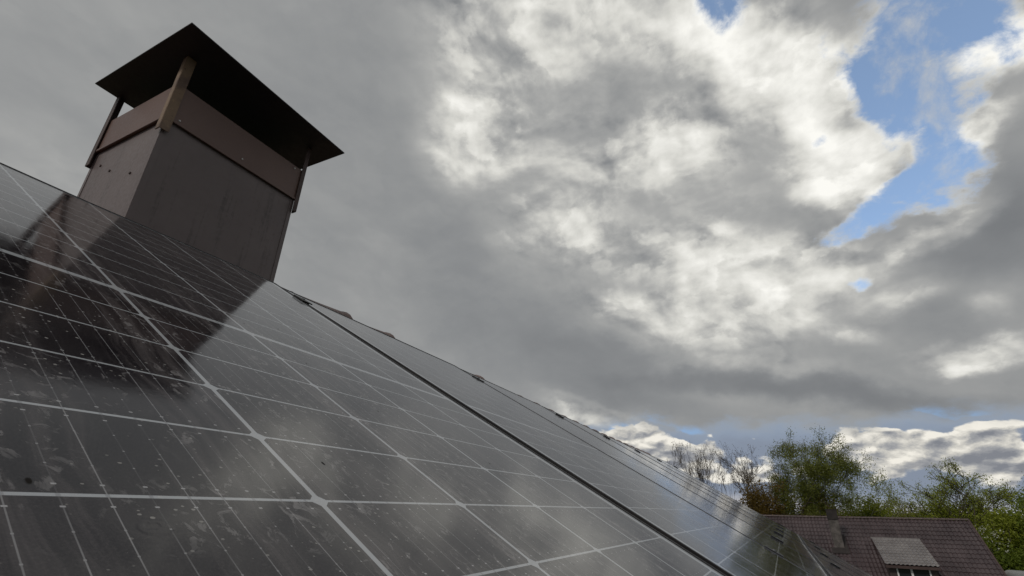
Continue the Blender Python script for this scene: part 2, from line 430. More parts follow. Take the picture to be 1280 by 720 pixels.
def post_nodes(t, b):
    o = objc(t)
    n = t.nz(o, 9.0, 6.0, 0.62); nf = t.nz(o, 60.0, 5.0, 0.65)
    c = t.mix(t.mr(n, 0.38, 0.60), (0.115, 0.070, 0.050), (0.21, 0.135, 0.08))
    c = t.mix(t.mul(t.mr(nf, 0.56, 0.72), 0.5), c, (0.42, 0.29, 0.15))
    c = t.mix(t.mul(t.mr(nf, 0.40, 0.28), 0.7), c, (0.03, 0.018, 0.014))
    t.put(b.inputs['Base Color'], c); b.inputs['Roughness'].default_value = 0.6
    bump(t, b, nf, 0.3, 0.002)
M['post'] = mat('post_rusty', build=post_nodes)
M['postdark'] = mat('post_brown', build=blotchy((0.050,0.030,0.026), (0.085,0.050,0.042), 8, 80, (0.5,0.7), 0.1, 0.001))
M['mortar'] = mat('chimney_crown_mortar', build=blotchy((0.06,0.058,0.055), (0.12,0.115,0.11), 6, 60, (0.8,0.95), 0.4, 0.004))
M['brickplaster'] = mat('house_render', build=blotchy((0.42,0.39,0.33), (0.52,0.48,0.41), 1.2, 25, (0.8,0.95), 0.2, 0.004))
def nroof_nodes(t, b):
    o = objc(t)
    n = t.nz(o, 0.55, 6.0, 0.6); nf = t.nz(o, 9.0, 5.0, 0.65); run = t.nz(t.mapping(o, scale=(0.5, 5.0, 0.5)), 1.0, 4.0, 0.6)
    c = t.mix(t.mr(t.add(t.mul(n, 0.6), t.mul(run, 0.4)), 0.36, 0.64), (0.044,0.030,0.032), (0.088,0.064,0.066))
    c = t.mix(t.mul(t.mr(nf, 0.60, 0.72), 0.5), c, (0.115,0.105,0.085))
    t.put(b.inputs['Base Color'], c); t.put(b.inputs['Roughness'], t.mr(nf, 0.3, 0.7, 0.26, 0.48))
    bump(t, b, nf, 0.12, 0.004)
M['nroof'] = mat('neighbour_roof_steel', build=nroof_nodes)
M['dormerroof'] = mat('dormer_steel_skylit', build=blotchy((0.155,0.140,0.137), (0.24,0.222,0.216), 1.2, 14, (0.34,0.52), 0.1, 0.004))  # sky reflection on the flatter slope is put into this paler colour
M['ntrim'] = mat('neighbour_trim', build=blotchy((0.05,0.030,0.028), (0.08,0.05,0.045), 3, 30, (0.45,0.6), 0.1, 0.002))
M['nwall'] = mat('neighbour_wall', build=blotchy((0.30,0.26,0.22), (0.40,0.35,0.30), 1, 20, (0.8,0.95), 0.2, 0.004))
M['dwall'] = mat('dormer_wall_cladding', build=blotchy((0.045,0.030,0.028), (0.075,0.05,0.045), 2, 25, (0.5,0.7), 0.2, 0.004, (1,1,6)))
M['stack'] = mat('grey_chimney_render', build=blotchy((0.060,0.052,0.048), (0.150,0.132,0.122), 3.2, 16, (0.75,0.95), 0.4, 0.01))
M['stackdark'] = mat('dark_chimney_head', build=blotchy((0.018,0.014,0.013), (0.035,0.027,0.025), 4, 30, (0.7,0.9), 0.3, 0.005))
M['white'] = mat('white_window_frame', (0.72,0.72,0.70), 0.4, build=blotchy((0.66,0.66,0.64), (0.76,0.76,0.74), 3, 40, (0.35,0.5), 0.03, 0.001))
def pane_nodes(t, b):
    n = t.nz(objc(t), 1.3, 3.0)
    t.put(b.inputs['Base Color'], t.mix(n, (0.008,0.010,0.013), (0.03,0.035,0.04)))
    b.inputs['Roughness'].default_value = 0.05
M['pane'] = mat('window_pane', build=pane_nodes)
def pale_roof(t, b):
    o = objc(t); x, y, z = t.xyz(o)
    n = t.nz(o, 2.0, 5.0)
    t.put(b.inputs['Base Color'], t.mix(n, (0.30,0.28,0.26), (0.42,0.40,0.37)))
    b.inputs['Roughness'].default_value = 0.7
    wv = t.m('SINE', t.mul(y, 35.0)); bump(t, b, wv, 0.4, 0.03)
M['paleroof'] = mat('pale_corrugated_roof', build=pale_roof)
M['shedgrey'] = mat('grey_painted_metal', build=blotchy((0.26,0.26,0.26), (0.36,0.36,0.36), 2, 30, (0.4,0.6), 0.1, 0.003))
def ground_nodes(t, b):
    o = objc(t)
    n = t.nz(o, 0.08, 8.0, 0.6); n2 = t.nz(o, 2.5, 8.0, 0.7)
    c = t.mix(t.mr(n, 0.35, 0.65), (0.030,0.050,0.013), (0.062,0.080,0.022))
    c = t.mix(t.mul(t.mr(n2, 0.50, 0.75), 0.6), c, (0.085,0.075,0.040))
    t.put(b.inputs['Base Color'], c); b.inputs['Roughness'].default_value = 0.95
    bump(t, b, n2, 0.8, 0.08)
M['ground'] = mat('grassy_ground', build=ground_nodes)
def leafmat(name, c1, c2, trans=0.35):
    def f(t, b):
        a = t.node('ShaderNodeAttribute'); a.attribute_name = 'tint'
        k = t.xyz(a.outputs['Vector'])
        t.put(b.inputs['Base Color'], t.mix(k[0], c1, c2))
        b.inputs['Roughness'].default_value = 0.55; b.inputs['Specular IOR Level'].default_value = 0.25
        tr = t.node('ShaderNodeBsdfTranslucent'); t.put(tr.inputs['Color'], t.mix(k[0], [v*1.7 for v in c1], [v*1.7 for v in c2]))
        ms = t.node('ShaderNodeMixShader'); ms.inputs[0].default_value = trans
        t.l.new(b.outputs[0], ms.inputs[1]); t.l.new(tr.outputs[0], ms.inputs[2])
        o = [n for n in t.n if n.type == 'OUTPUT_MATERIAL'][0]
        t.l.new(ms.outputs[0], o.inputs['Surface'])
    return mat(name, build=f)
M['bark'] = mat('bark_dark', build=blotchy((0.045,0.034,0.028), (0.095,0.075,0.060), 3, 25, (0.85,0.95), 0.6, 0.01, (1,1,0.3)))
M['birchbark'] = mat('bark_birch', build=blotchy((0.07,0.06,0.05), (0.30,0.28,0.25), 5, 22, (0.8,0.95), 0.4, 0.01, (1,1,2.5)))
M['leaf_birch'] = leafmat('leaves_birch', (0.095,0.112,0.020), (0.205,0.225,0.044))
M['leaf_fresh'] = leafmat('leaves_fresh', (0.120,0.150,0.016), (0.280,0.310,0.038))
M['leaf_deep'] = leafmat('leaves_deep', (0.065,0.098,0.012), (0.155,0.200,0.024))
M['leaf_olive'] = leafmat('leaves_olive', (0.095,0.078,0.014), (0.190,0.150,0.028))
M['leaf_rust'] = leafmat('leaves_rust', (0.085,0.060,0.014), (0.175,0.115,0.024))
M['leaf_bud'] = leafmat('leaf_buds', (0.085,0.055,0.035), (0.150,0.100,0.060), 0.15)
M['blossom'] = leafmat('blossom_white', (0.50,0.50,0.42), (0.72,0.72,0.66))

# ------------------------------------------------------------------ mesh helpers
class MB:
    """collects simple solids; build() links them as one mesh object"""
    def __init__(s): s.v = []; s.f = []; s.sm = []
    def addv(s, vs): k = len(s.v); s.v += [tuple(q) for q in vs]; return k
    def hexa(s, c8):
        k = s.addv(c8)
        s.f += [(k,k+3,k+2,k+1),(k+4,k+5,k+6,k+7),(k,k+1,k+5,k+4),(k+1,k+2,k+6,k+5),(k+2,k+3,k+7,k+6),(k+3,k,k+4,k+7)]
    def box(s, x0, y0, z0, x1, y1, z1):
        s.hexa([(x0,y0,z0),(x1,y0,z0),(x1,y1,z0),(x0,y1,z0),(x0,y0,z1),(x1,y0,z1),(x1,y1,z1),(x0,y1,z1)])
    def prism(s, poly, axis, a, b):
        """poly: 2D points in the two other axes, pushed from a to b along axis"""
        def p3(p, t): q = list(p); q.insert(axis, t); return q
        n = len(poly); k = s.addv([p3(p, a) for p in poly] + [p3(p, b) for p in poly])
        s.f += [tuple(range(k, k+n)), tuple(range(k+2*n-1, k+n-1, -1))]
        for i in range(n): j = (i+1) % n; s.f.append((k+i, k+n+i, k+n+j, k+j))
    def tube(s, pts, rad, n=6):
        prev = None
        for i, (p, r) in enumerate(zip(pts, rad)):
            p = Vector(p); a = Vector(pts[min(i+1, len(pts)-1)]) - Vector(pts[max(i-1, 0)])
            a.normalize(); u = a.cross(Vector((0.31, 0.17, 0.93)))
            if u.length < 1e-3: u = a.orthogonal()
            u.normalize(); w = a.cross(u)
            k = s.addv([p + (u*math.cos(2*math.pi*j/n) + w*math.sin(2*math.pi*j/n))*r for j in range(n)])
            if prev is not None:
                for j in range(n): s.f.append((prev+j, prev+(j+1)%n, k+(j+1)%n, k+j))
            else: s.f.append(tuple(k+n-1-j for j in range(n)))
            prev = k
        s.f.append(tuple(prev+j for j in range(n)))
    def build(s, name, material, parent=None, loc=None, bevel=0.0, smooth=False):
        me = bpy.data.meshes.new(name); me.from_pydata(s.v, [], s.f); me.validate()
        bm = bmesh.new(); bm.from_mesh(me)
        bmesh.ops.recalc_face_normals(bm, faces=bm.faces)
        if bevel > 0:
            bmesh.ops.bevel(bm, geom=list(bm.edges), offset=bevel, segments=2, affect='EDGES', clamp_overlap=True)
        bm.to_mesh(me); bm.free()
        if smooth: me.polygons.foreach_set('use_smooth', [True]*len(me.polygons))
        return link(name, me, material, parent, loc)
def link(name, me, material, parent=None, loc=None):
    me.materials.append(material)
    o = bpy.data.objects.new(name, me); COL.objects.link(o)
    if parent: o.parent = parent
    if loc: o.location = loc
    return o
def tag(o, label=None, cat=None, group=None, kind=None):
    if label: o['label'] = label
    if cat: o['category'] = cat
    if group: o['group'] = group
    if kind: o['kind'] = kind
    return o
def empty(name, loc=(0,0,0), rot=None):
    o = bpy.data.objects.new(name, None); COL.objects.link(o); o.location = loc; o.empty_display_size = 0.2
    if rot: o.rotation_euler = rot
    return o
def kids(o): return [c for c in bpy.data.objects if c.parent == o]
def copy_tree(o, parent=None):
    c = o.copy(); COL.objects.link(c); c.parent = parent
    for ch in kids(o): copy_tree(ch, c)
    return c

# ------------------------------------------------------------------ own roof: pitch, sag, panel field
TH = R(29.4365)
ct, st_ = math.cos(TH), math.sin(TH)
def pw(X, Y, Z=0.0): return Vector((X, Y*ct - Z*st_, Y*st_ + Z*ct))     # array plane -> world
SAGX = [-2.0, 0.967, 2.165, 3.363, 4.561, 5.759, 6.957, 8.155]
SAGZ = [0.0, 0.0, -0.0045, -0.012, -0.023, -0.031, -0.034, -0.035]
def sag(X): return float(np.interp(X, SAGX, SAGZ))
PWD, PHT = 1.180, 1.912
FR_LIP, FR_H = 0.0115, 0.030

def twist(x, y):            # the nearest panel is slightly sprung: its upper right corner stands proud
    return 0.0062*max(0, min(1, x/0.45))*max(0, min(1, (y-0.15)/0.75))**1.5
def panel_mesh(sprung):
    hx, hy = PWD/2, PHT/2
    zt = (lambda x, y: twist(x, y)) if sprung else (lambda x, y: 0.0)
    nx, ny = (24, 40) if sprung else (2, 2)
    xs = np.linspace(-hx+FR_LIP-0.004, hx-FR_LIP+0.004, nx+1); ys = np.linspace(-hy+FR_LIP-0.004, hy-FR_LIP+0.004, ny+1)
    vs = [(float(x), float(y), zt(x, y)) for y in ys for x in xs]
    fs = [(j*(nx+1)+i, j*(nx+1)+i+1, (j+1)*(nx+1)+i+1, (j+1)*(nx+1)+i) for j in range(ny) for i in range(nx)]
    g = bpy.data.meshes.new('glass'); g.from_pydata(vs, [], fs); g.polygons.foreach_set('use_smooth', [True]*len(g.polygons))
    g.materials.append(M['glass'])
    bvs = [(x, y, z-0.006) for x, y, z in vs]
    bk = bpy.data.meshes.new('backsheet'); bk.from_pydata(bvs, [], [tuple(reversed(f)) for f in fs]); bk.materials.append(M['back'])
    # mitred frame, swept round the four corners
    prof = [(0.0, -FR_H), (0.0, 0.0008), (0.0008, 0.0016), (FR_LIP-0.0006, 0.0016), (FR_LIP, 0.0010), (FR_LIP, -0.0025), (0.0018, -0.0025), (0.0018, -FR_H)]
    ring = []
    segs = 24
    for k in range(4):
        a = [(-hx,-hy),(hx,-hy),(hx,hy),(-hx,hy)][k]; bb = [(hx,-hy),(hx,hy),(-hx,hy),(-hx,-hy)][k]
        for s in range(segs): ring.append((a, bb, s/segs, k, s == 0))
    fv, ff = [], []
    for a, bb, t, k, corner in ring:
        px, py = a[0]+(bb[0]-a[0])*t, a[1]+(bb[1]-a[1])*t
        for (d, z) in prof:
            if corner: qx, qy = px - math.copysign(d, a[0]), py - math.copysign(d, a[1])
            else:
                nxv, nyv = [(0,1),(-1,0),(0,-1),(1,0)][k]; qx, qy = px+nxv*d, py+nyv*d
            fv.append((qx, qy, z + zt(px, py)))
    n = len(prof); N = len(ring)
    for i in range(N):
        j = (i+1) % N
        for q in range(n):
            r2 = (q+1) % n
            ff.append((i*n+q, j*n+q, j*n+r2, i*n+r2))
    fm = bpy.data.meshes.new('frame'); fm.from_pydata(fv, [], ff)
    bm = bmesh.new(); bm.from_mesh(fm); bmesh.ops.recalc_face_normals(bm, faces=bm.faces); bm.to_mesh(fm); bm.free()
    fm.materials.append(M['frame'])
    return g, bk, fm
def make_panel(meshes):
    root = empty('solar_panel')
    for nm, me in zip(('glass', 'backsheet', 'frame'), meshes):
        o = bpy.data.objects.new(nm, me); COL.objects.link(o); o.parent = root
    return root
def place_panel(root, i, row):
    xl = 0.368 - PWD/2 + i*1.198; xr = xl + PWD
    za, zb = sag(xl), sag(xr)
    yc = 0.0 - row*(PHT + 0.006)
    C0 = pw((xl+xr)/2, yc, (za+zb)/2 + [0,0.0024,-0.0012,-0.0022,-0.0022,-0.0012,-0.001][i])
    tilt = -math.atan2(zb-za, xr-xl)
    Mx = Matrix.Rotation(TH, 4, 'X') @ Matrix.Rotation(-(-tilt), 4, 'Y')
    root.matrix_world = Matrix.Translation(C0) @ Mx
ORD = ['', 'second', 'third', 'fourth', 'fifth', 'sixth', 'last and farthest']
sprung = make_panel(panel_mesh(True)); place_panel(sprung, 0, 0)
tag(sprung, 'nearest large black solar panel with the chimney mirrored in its dusty glass', 'solar panel', 'black framed solar panels covering the roof slope')
flat_ms = panel_mesh(False)
first = make_panel(flat_ms)
used = False
for row in (0, 1):
    for i in range(7):
        if (row, i) in ((0, 0), (1, 0), (1, 1)): continue
        p = first if not used else copy_tree(first)
        used = True
        place_panel(p, i, row)
        if row == 0:
            lab = {1: 'second black solar panel of the upper row, beyond the first dark seam', 2: 'third black solar panel of the upper row, reflecting pale cloud',
                   3: 'fourth black solar panel of the upper row, counted from the camera', 4: 'fifth black solar panel of the upper row, counted from the camera',
                   5: 'next to last black solar panel of the upper row', 6: 'last black solar panel of the upper row, at the roof\'s far end'}[i]
        else:
            lab = {2: 'lower row solar panel with only a sliver of its upper corner in view', 3: 'nearest visible black solar panel of the lower row, at the bottom of the view', 4: 'second visible solar panel of the lower row, seen edge on',
                   5: 'next to last solar panel of the lower row, seen edge on', 6: 'last solar panel of the lower row, nearest the neighbour\'s roof'}[i]
        tag(p, lab, 'solar panel', 'black framed solar panels covering the roof slope')

# mounting rails with the clamps bolted to them
def clamp_mb(y0, half=0.032):
    mb = MB()
    mb.box(-0.0205, -half, 0.0022, 0.0205, half, 0.0062)
    mb.box(-0.0075, -half, -0.030, 0.0075, half, 0.0060)
    return mb
def bolt_mb():
    mb = MB(); mb.tube([(0,0,0.0060),(0,0,0.0095)], [0.0062,0.0062], 6); return mb
cm = None
for yr, lab, seams in ((0.775, 'upper aluminium mounting rail whose black clamps sit near the panels\' top edge', range(0, 7)),
                       (-0.735, 'middle aluminium mounting rail clamping the lower part of the upper row', range(1, 7)),
                       (-1.115, 'lower aluminium mounting rail clamping the top of the lower row', range(3, 7))):
    root = empty('mounting_rail')
    root.matrix_world = Matrix.Translation(pw(0, yr, 0)) @ Matrix.Rotation(TH, 4, 'X')
    tag(root, lab, 'mounting rail', 'mounting rails under the solar panels')
    mb = MB()
    xs = [-0.30] + SAGX[1:-1] + [8.20]
    x0s = -0.30 if yr > 0 else (0.0 if yr > -1 else 3.2)
    pts = [x0s] + [x for x in xs if x > x0s + 0.1]
    for a, b2 in zip(pts[:-1], pts[1:]):
        za, zb = sag(a)-FR_H-0.003, sag(b2)-FR_H-0.003
        mb.hexa([(a,-0.02,za-0.04),(b2,-0.02,zb-0.04),(b2,0.02,zb-0.04),(a,0.02,za-0.04),(a,-0.02,za),(b2,-0.02,zb),(b2,0.02,zb),(a,0.02,za)])
    mb.build('rail', M['rail'], root)
    for s in seams:
        X = 0.967 + s*1.198
        c = clamp_mb(0).build('clamp', M['clamp'], root, (X, 0, sag(X) + 0.001 + (0.004 if s == 0 and yr > 0 else 0)), bevel=0.0008)
        bolt_mb().build('bolt', M['rail'], c)

# ------------------------------------------------------------------ profiled steel tile sheets
def tile_sheet(name, material, parent, origin, ax, up, length, run, wave=0.19, step=0.35, amp=0.022, drop=0.022, nw=6, clip=None):
    """origin: top corner; ax: unit vector along ridge; up: unit vector up the slope; run: slope length going down"""
    ax, up = Vector(ax), Vector(up); nrm = ax.cross(up)
    if nrm.z < 0: nrm = -nrm
    ncol = int(round(length/wave)); nx = ncol*nw
    srow = []
    ns = int(math.ceil(run/step))
    for k in range(ns):
        for fr in (0.0, 0.45, 0.80, 0.985):
            srow.append(((k+fr)*step, drop*fr))
    X = np.arange(nx+1)*(length/nx)
    ph = 2*np.pi*X/(length/ncol)
    prof = amp*(0.5+0.5*np.cos(ph))**0.8
    vs = []
    for (s, dz_) in srow:
        if s > run: s = run
        for j in range(nx+1):
            h = prof[j]*(0.86+0.14*dz_/drop) + dz_
            p = Vector(origin) + ax*float(X[j]) - up*s + nrm*float(h)
            vs.append(tuple(p))
    fs = []
    w = nx+1
    for i in range(len(srow)-1):
        for j in range(nx): fs.append((i*w+j, i*w+j+1, (i+1)*w+j+1, (i+1)*w+j))
    me = bpy.data.meshes.new(name); me.from_pydata(vs, [], fs)
    bm = bmesh.new(); bm.from_mesh(me); bmesh.ops.recalc_face_normals(bm, faces=bm.faces)
    if bm.faces[:][0].normal.dot(nrm) < 0: bmesh.ops.reverse_faces(bm, faces=bm.faces)
    bm.to_mesh(me); bm.free()
    o = link(name, me, material, parent)
    return o

# ------------------------------------------------------------------ own house
GZ = -6.5
RY = 1.35                                # ridge line
ROOFZ = -0.125                           # roof surface below the panel plane
Yr = (RY + ROOFZ*st_)/ct
ridge = pw(0, Yr, ROOFZ); RZ = ridge.z
house = tag(empty('house', (3.4, RY, GZ)), 'brown steel roofed house that carries the solar panels and the metal clad chimney', 'house')
hl = Vector((3.4, RY, GZ))
def L(p): return tuple(Vector(p) - hl)
X0, X1 = -3.6, 8.75
roof = tile_sheet('roof', M['roofbrown'], house, L((X0, RY, RZ)), (1,0,0), (0,ct,st_), X1-X0, 5.4)
tile_sheet('rear_slope', M['roofbrown'], roof, L((X0, RY, RZ)), (1,0,0), (0,-ct,st_), X1-X0, 5.4)
# walls with gables
mb = MB()
ye0, ye1 = RY - 4.3, RY + 4.3
ze = RZ - 4.3*st_/ct - 0.12
mb.prism([(ye0-RY, 0), (ye1-RY, 0), (ye1-RY, ze-GZ), (0, RZ-0.12-GZ), (ye0-RY, ze-GZ)], 0, X0+0.4-3.4, X1-0.4-3.4)
mb.build('wall', M['brickplaster'], house)
mb = MB(); mb.box(X0-3.4, -4.85, ze-GZ-0.42, X1-3.4, -4.70, ze-GZ-0.24); mb.build('gutter', M['roofbrown'], house, bevel=0.02)
# windows on the front wall
for wx in (-1.2, 1.8, 5.2):
    mb = MB(); mb.box(wx-3.4-0.62, -4.36, 1.0, wx-3.4+0.62, -4.295, 2.35)
    wfr = mb.build('window', M['white'], house, bevel=0.01)
    mb = MB(); mb.box(wx-3.4-0.54, -4.372, 1.08, wx-3.4-0.03, -4.361, 2.27); mb.box(wx-3.4+0.03, -4.372, 1.08, wx-3.4+0.54, -4.361, 2.27)
    mb.build('pane', M['pane'], wfr)
# ridge caps: tapered half rounds lapping one over the next
def ridge_cap(x0, x1, r0, r1, z):
    mb = MB(); n = 12
    rows = [(x0, r0), (x0+(x1-x0)*0.55, r0+(r1-r0)*0.45), (x1-0.035, r1*0.99), (x1-0.012, r1*1.05), (x1, r1*1.0)]
    ks = []
    for (x, r) in rows:
        ks.append(mb.addv([(x, r*1.22*math.cos(math.pi*j/n), z + r*math.sin(math.pi*j/n)) for j in range(n+1)]))
    kin = mb.addv([(x1, 0.82*r1*1.22*math.cos(math.pi*j/n), z + 0.82*r1*math.sin(math.pi*j/n)) for j in range(n+1)])
    ks.append(kin)
    for a, b2 in zip(ks[:-1], ks[1:]):
        for j in range(n): mb.f.append((a+j, a+j+1, b2+j+1, b2+j))
    return mb
xs = 0.98
k = 0
caps = []
while xs < X1 - 0.1:
    z = RZ - 0.030 + (sag(xs+0.2)*1.1 if xs > 1.4 else 0) + ([0, 0.019, 0.016, -0.004, -0.004, 0.010, -0.004, 0.002][k] if k < 8 else 0.004); k += 1
    o = ridge_cap(xs-3.4, xs+0.40-3.4, 0.088, 0.104, z-GZ).build('ridge_cap', M['roofbrown'], house, smooth=True)
    xs += 0.365
xs = X0
while xs < 0.30:
    ridge_cap(xs-3.4, xs+0.40-3.4, 0.076, 0.104, RZ-0.055-GZ).build('ridge_cap', M['roofbrown'], house, smooth=True)
    xs += 0.365
# chimney, clad in folded brown sheet
BX0, BX1, BY0, BY1 = 0.590, 1.193, 1.190, 1.690
ch = bpy.data.objects.new('chimney', None)
mb = MB()
mb.box(BX0, BY0, 0.30, BX1, BY1, 1.225)
body = mb.build('chimney', M['clad'], house, bevel=0.004)
body.data.transform(Matrix.Translation(-Vector((0.89, 1.44, 0.30)))); body.location = L((0.89, 1.44, 0.30))
body['label'] = 'brown sheet clad chimney with stained darker lower edge'
bo = Vector((0.89, 1.44, 0.30))
def chp(mb, name, material, bevel=0.0015, smooth=False):
    o = mb.build(name, material, body, bevel=bevel, smooth=smooth)
    o.data.transform(Matrix.Translation(-bo)); return o
# fascia bands round the head, standing 9 mm proud, with a small folded drip below
g = 0.009
mb = MB(); mb.box(BX0-g, BY0-g, 1.082, BX1+g, BY0-0.0005, 1.252); mb.box(BX0-g-0.004, BY0-g-0.005, 1.077, BX1+g, BY0-g+0.001, 1.089); chp(mb, 'fascia_board', M['fascia'])
mb = MB(); mb.box(BX0-g, BY0, 1.082, BX0-0.0005, BY1+g, 1.252); mb.box(BX0-g-0.005, BY0, 1.077, BX0-g+0.001, BY1+g, 1.089); chp(mb, 'fascia_board', M['fascia'])
mb = MB(); mb.box(BX1+0.0005, BY0, 1.082, BX1+g, BY1+g, 1.252); chp(mb, 'fascia_board', M['fascia'])
mb = MB(); mb.box(BX0, BY1+0.0005, 1.082, BX1, BY1+g, 1.252); chp(mb, 'fascia_board', M['fascia'])
mb = MB(); mb.box(BX0+0.02, BY0+0.02, 1.2255, BX1-0.02, BY1-0.02, 1.243); chp(mb, 'crown', M['mortar'], 0.004)
# corner posts: folded angles from under the fascia to the cap
ZC = 1.392
def post(cx, cy, sx, sy, z0, w1, w2, material, name='post', lean=(0, 0)):
    mb = MB(); t = 0.004
    def leg(xa, ya, xb, yb):
        x0, x1 = sorted((xa, xb)); y0, y1 = sorted((ya, yb))
        lx, ly = lean
        mb.hexa([(x0,y0,z0),(x1,y0,z0),(x1,y1,z0),(x0,y1,z0),(x0+lx,y0+ly,ZC-0.001),(x1+lx,y0+ly,ZC-0.001),(x1+lx,y1+ly,ZC-0.001),(x0+lx,y1+ly,ZC-0.001)])
    leg(cx, cy, cx+sx*w1, cy+sy*t)          # leg along x
    leg(cx, cy+sy*(t+0.0005), cx+sx*t, cy+sy*w2)      # leg along y
    return chp(mb, name, material, 0.0008)
po = g + 0.008
p1 = post(BX0-po, BY0-po, 1, 1, 1.022, 0.036, 0.030, M['post']); p1['label'] = 'golden brown rusty front corner post'
post(BX1+po, BY0-po, -1, 1, 1.016, 0.022, 0.030, M['postdark'])
post(BX0-po, BY1+po, 1, -1, 1.010, 0.030, 0.034, M['postdark'])
post(BX1+po, BY1+po, -1, -1, 1.016, 0.030, 0.030, M['postdark'])
mb = MB(); mb.box(BX0-0.0022, BY0-0.0022, 0.40, BX0+0.020, BY0-0.0003, 1.076); mb.box(BX0-0.0022, BY0-0.0002, 0.40, BX0-0.0003, BY0+0.020, 1.076); chp(mb, 'corner_trim', M['clad'], 0.0006)
mb = MB(); mb.box(BX1-0.018, BY0-0.0022, 0.40, BX1+0.0022, BY0-0.0003, 1.076); mb.box(BX1+0.0003, BY0-0.0002, 0.40, BX1+0.0022, BY0+0.018, 1.076); chp(mb, 'corner_trim', M['clad'], 0.0006)
mb = MB(); mb.box(BX0-0.0022, BY1-0.018, 0.40, BX0-0.0003, BY1+0.0022, 1.076); chp(mb, 'corner_trim', M['clad'], 0.0006)
# screws
for (x, z) in ((0.63, 1.10), (0.90, 1.11), (1.15, 1.235)):
    mb = MB(); mb.tube([(x, BY0-g-0.0005, z), (x, BY0-g-0.004, z)], [0.004, 0.003], 8); chp(mb, 'screw', M['white'], 0)
for (y, z) in ((1.60, 0.99), (1.49, 0.93), (1.30, 0.86)):
    mb = MB(); mb.tube([(BX0-0.0005, y, z), (BX0-0.004, y, z)], [0.006, 0.005], 8); chp(mb, 'screw', M['postdark'], 0)
# thin cap plate with a folded rim
mb = MB()
cxa, cxb, cya, cyb = 0.487, 1.305, 1.026, 1.712
zq = ZC
mb.hexa([(cxa,cya-0.012,zq),(cxb,cya+0.014,zq),(cxb,cyb+0.014,zq),(cxa-0.002,cyb-0.006,zq),(cxa,cya-0.012,zq+0.006),(cxb,cya+0.014,zq+0.006),(cxb,cyb+0.014,zq+0.006),(cxa-0.002,cyb-0.006,zq+0.006)])
chp(mb, 'chimney_cap', M['capm'], 0.001)
# lead-grey folded flashing where the cladding meets the roof
mb = MB()
def fl(x0, y0, x1, y1, zt_): mb.box(x0, y0, 0.40, x1, y1, zt_)
fl(BX0-0.006, BY0-0.006, BX1+0.006, BY0-0.0005, 0.60); fl(BX1+0.0005, BY0, BX1+0.006, BY1, 0.60)
chp(mb, 'flashing', M['postdark'])

# ------------------------------------------------------------------ ground
me = bpy.data.meshes.new('ground'); S_ = 3000
me.from_pydata([(-S_,-S_,GZ),(S_,-S_,GZ),(S_,S_,GZ),(-S_,S_,GZ)], [], [(0,1,2,3)])
tag(link('ground', me, M['ground']), kind='structure')

# ------------------------------------------------------------------ neighbour's house
NX, NZ = 41.88, -0.335                  # its ridge
NY0, NY1 = -10.68, 2.4
np_ = R(38)
cn, sn = math.cos(np_), math.sin(np_)
nb = tag(empty('house', (NX, -4.2, GZ)), 'neighbour\'s house with dark red brown tile profile roof, dormer and grey chimney', 'house')
nl = Vector((NX, -4.2, GZ))
def K(p): return tuple(Vector(p) - nl)
nroof = tile_sheet('roof', M['nroof'], nb, K((NX, NY0, NZ)), (0,1,0), (cn,0,sn), NY1-NY0, 7.4, wave=0.20, step=0.35, amp=0.050, drop=0.026, nw=8)
tile_sheet('rear_slope', M['nroof'], nroof, K((NX, NY0, NZ)), (0,1,0), (-cn,0,sn), NY1-NY0, 7.4, wave=0.20, step=0.35, amp=0.03, drop=0.03)
mb = MB()
hw = 5.3
mb.prism([(-hw, 0), (hw, 0), (hw, NZ-hw*sn/cn-0.15-GZ), (0, NZ-0.15-GZ), (-hw, NZ-hw*sn/cn-0.15-GZ)], 1, NY0+0.5+4.2, NY1-0.5+4.2)
mb.build('wall', M['nwall'], nb)
y = NY0 - 0.02
while y < NY1 - 0.1:
    mb = MB(); n = 8; r = 0.085
    ks = [mb.addv([(r*1.25*rr*math.cos(math.pi*j/n), yy, r*rr*math.sin(math.pi*j/n)) for j in range(n+1)]) for yy, rr in ((y, 1.0), (y+0.03, 1.08), (y+0.06, 1.0), (y+0.40, 0.9))]
    for a, b2 in zip(ks[:-1], ks[1:]):
        for j in range(n): mb.f.append((a+j, a+j+1, b2+j+1, b2+j))
    mb.v = [(x, yy+4.2, z+NZ-GZ+0.025) for x, yy, z in mb.v]
    mb.build('ridge_cap', M['ntrim'], nb, smooth=True)
    y += 0.37
# verge boards along the right-hand gable
for sgn in (-1, 1):
    mb = MB()
    a = Vector((0, NY0+4.2-0.05, NZ-GZ+0.05)); d = Vector((sgn*cn, 0, -sn)); nrm = Vector((sgn*sn, 0, cn))
    q = [a - nrm*0.20, a + nrm*0.045]; e = [p + d*7.45 for p in q]
    mb.hexa([q[0], e[0], e[0]+Vector((0,0.09,0)), q[0]+Vector((0,0.09,0)), q[1], e[1], e[1]+Vector((0,0.09,0)), q[1]+Vector((0,0.09,0))])
    mb.build('verge_board', M['ntrim'], nb)
nb.rotation_euler = (R(-1.1), 0, 0); nb.location.z -= 0.11      # the old ridge is not quite level
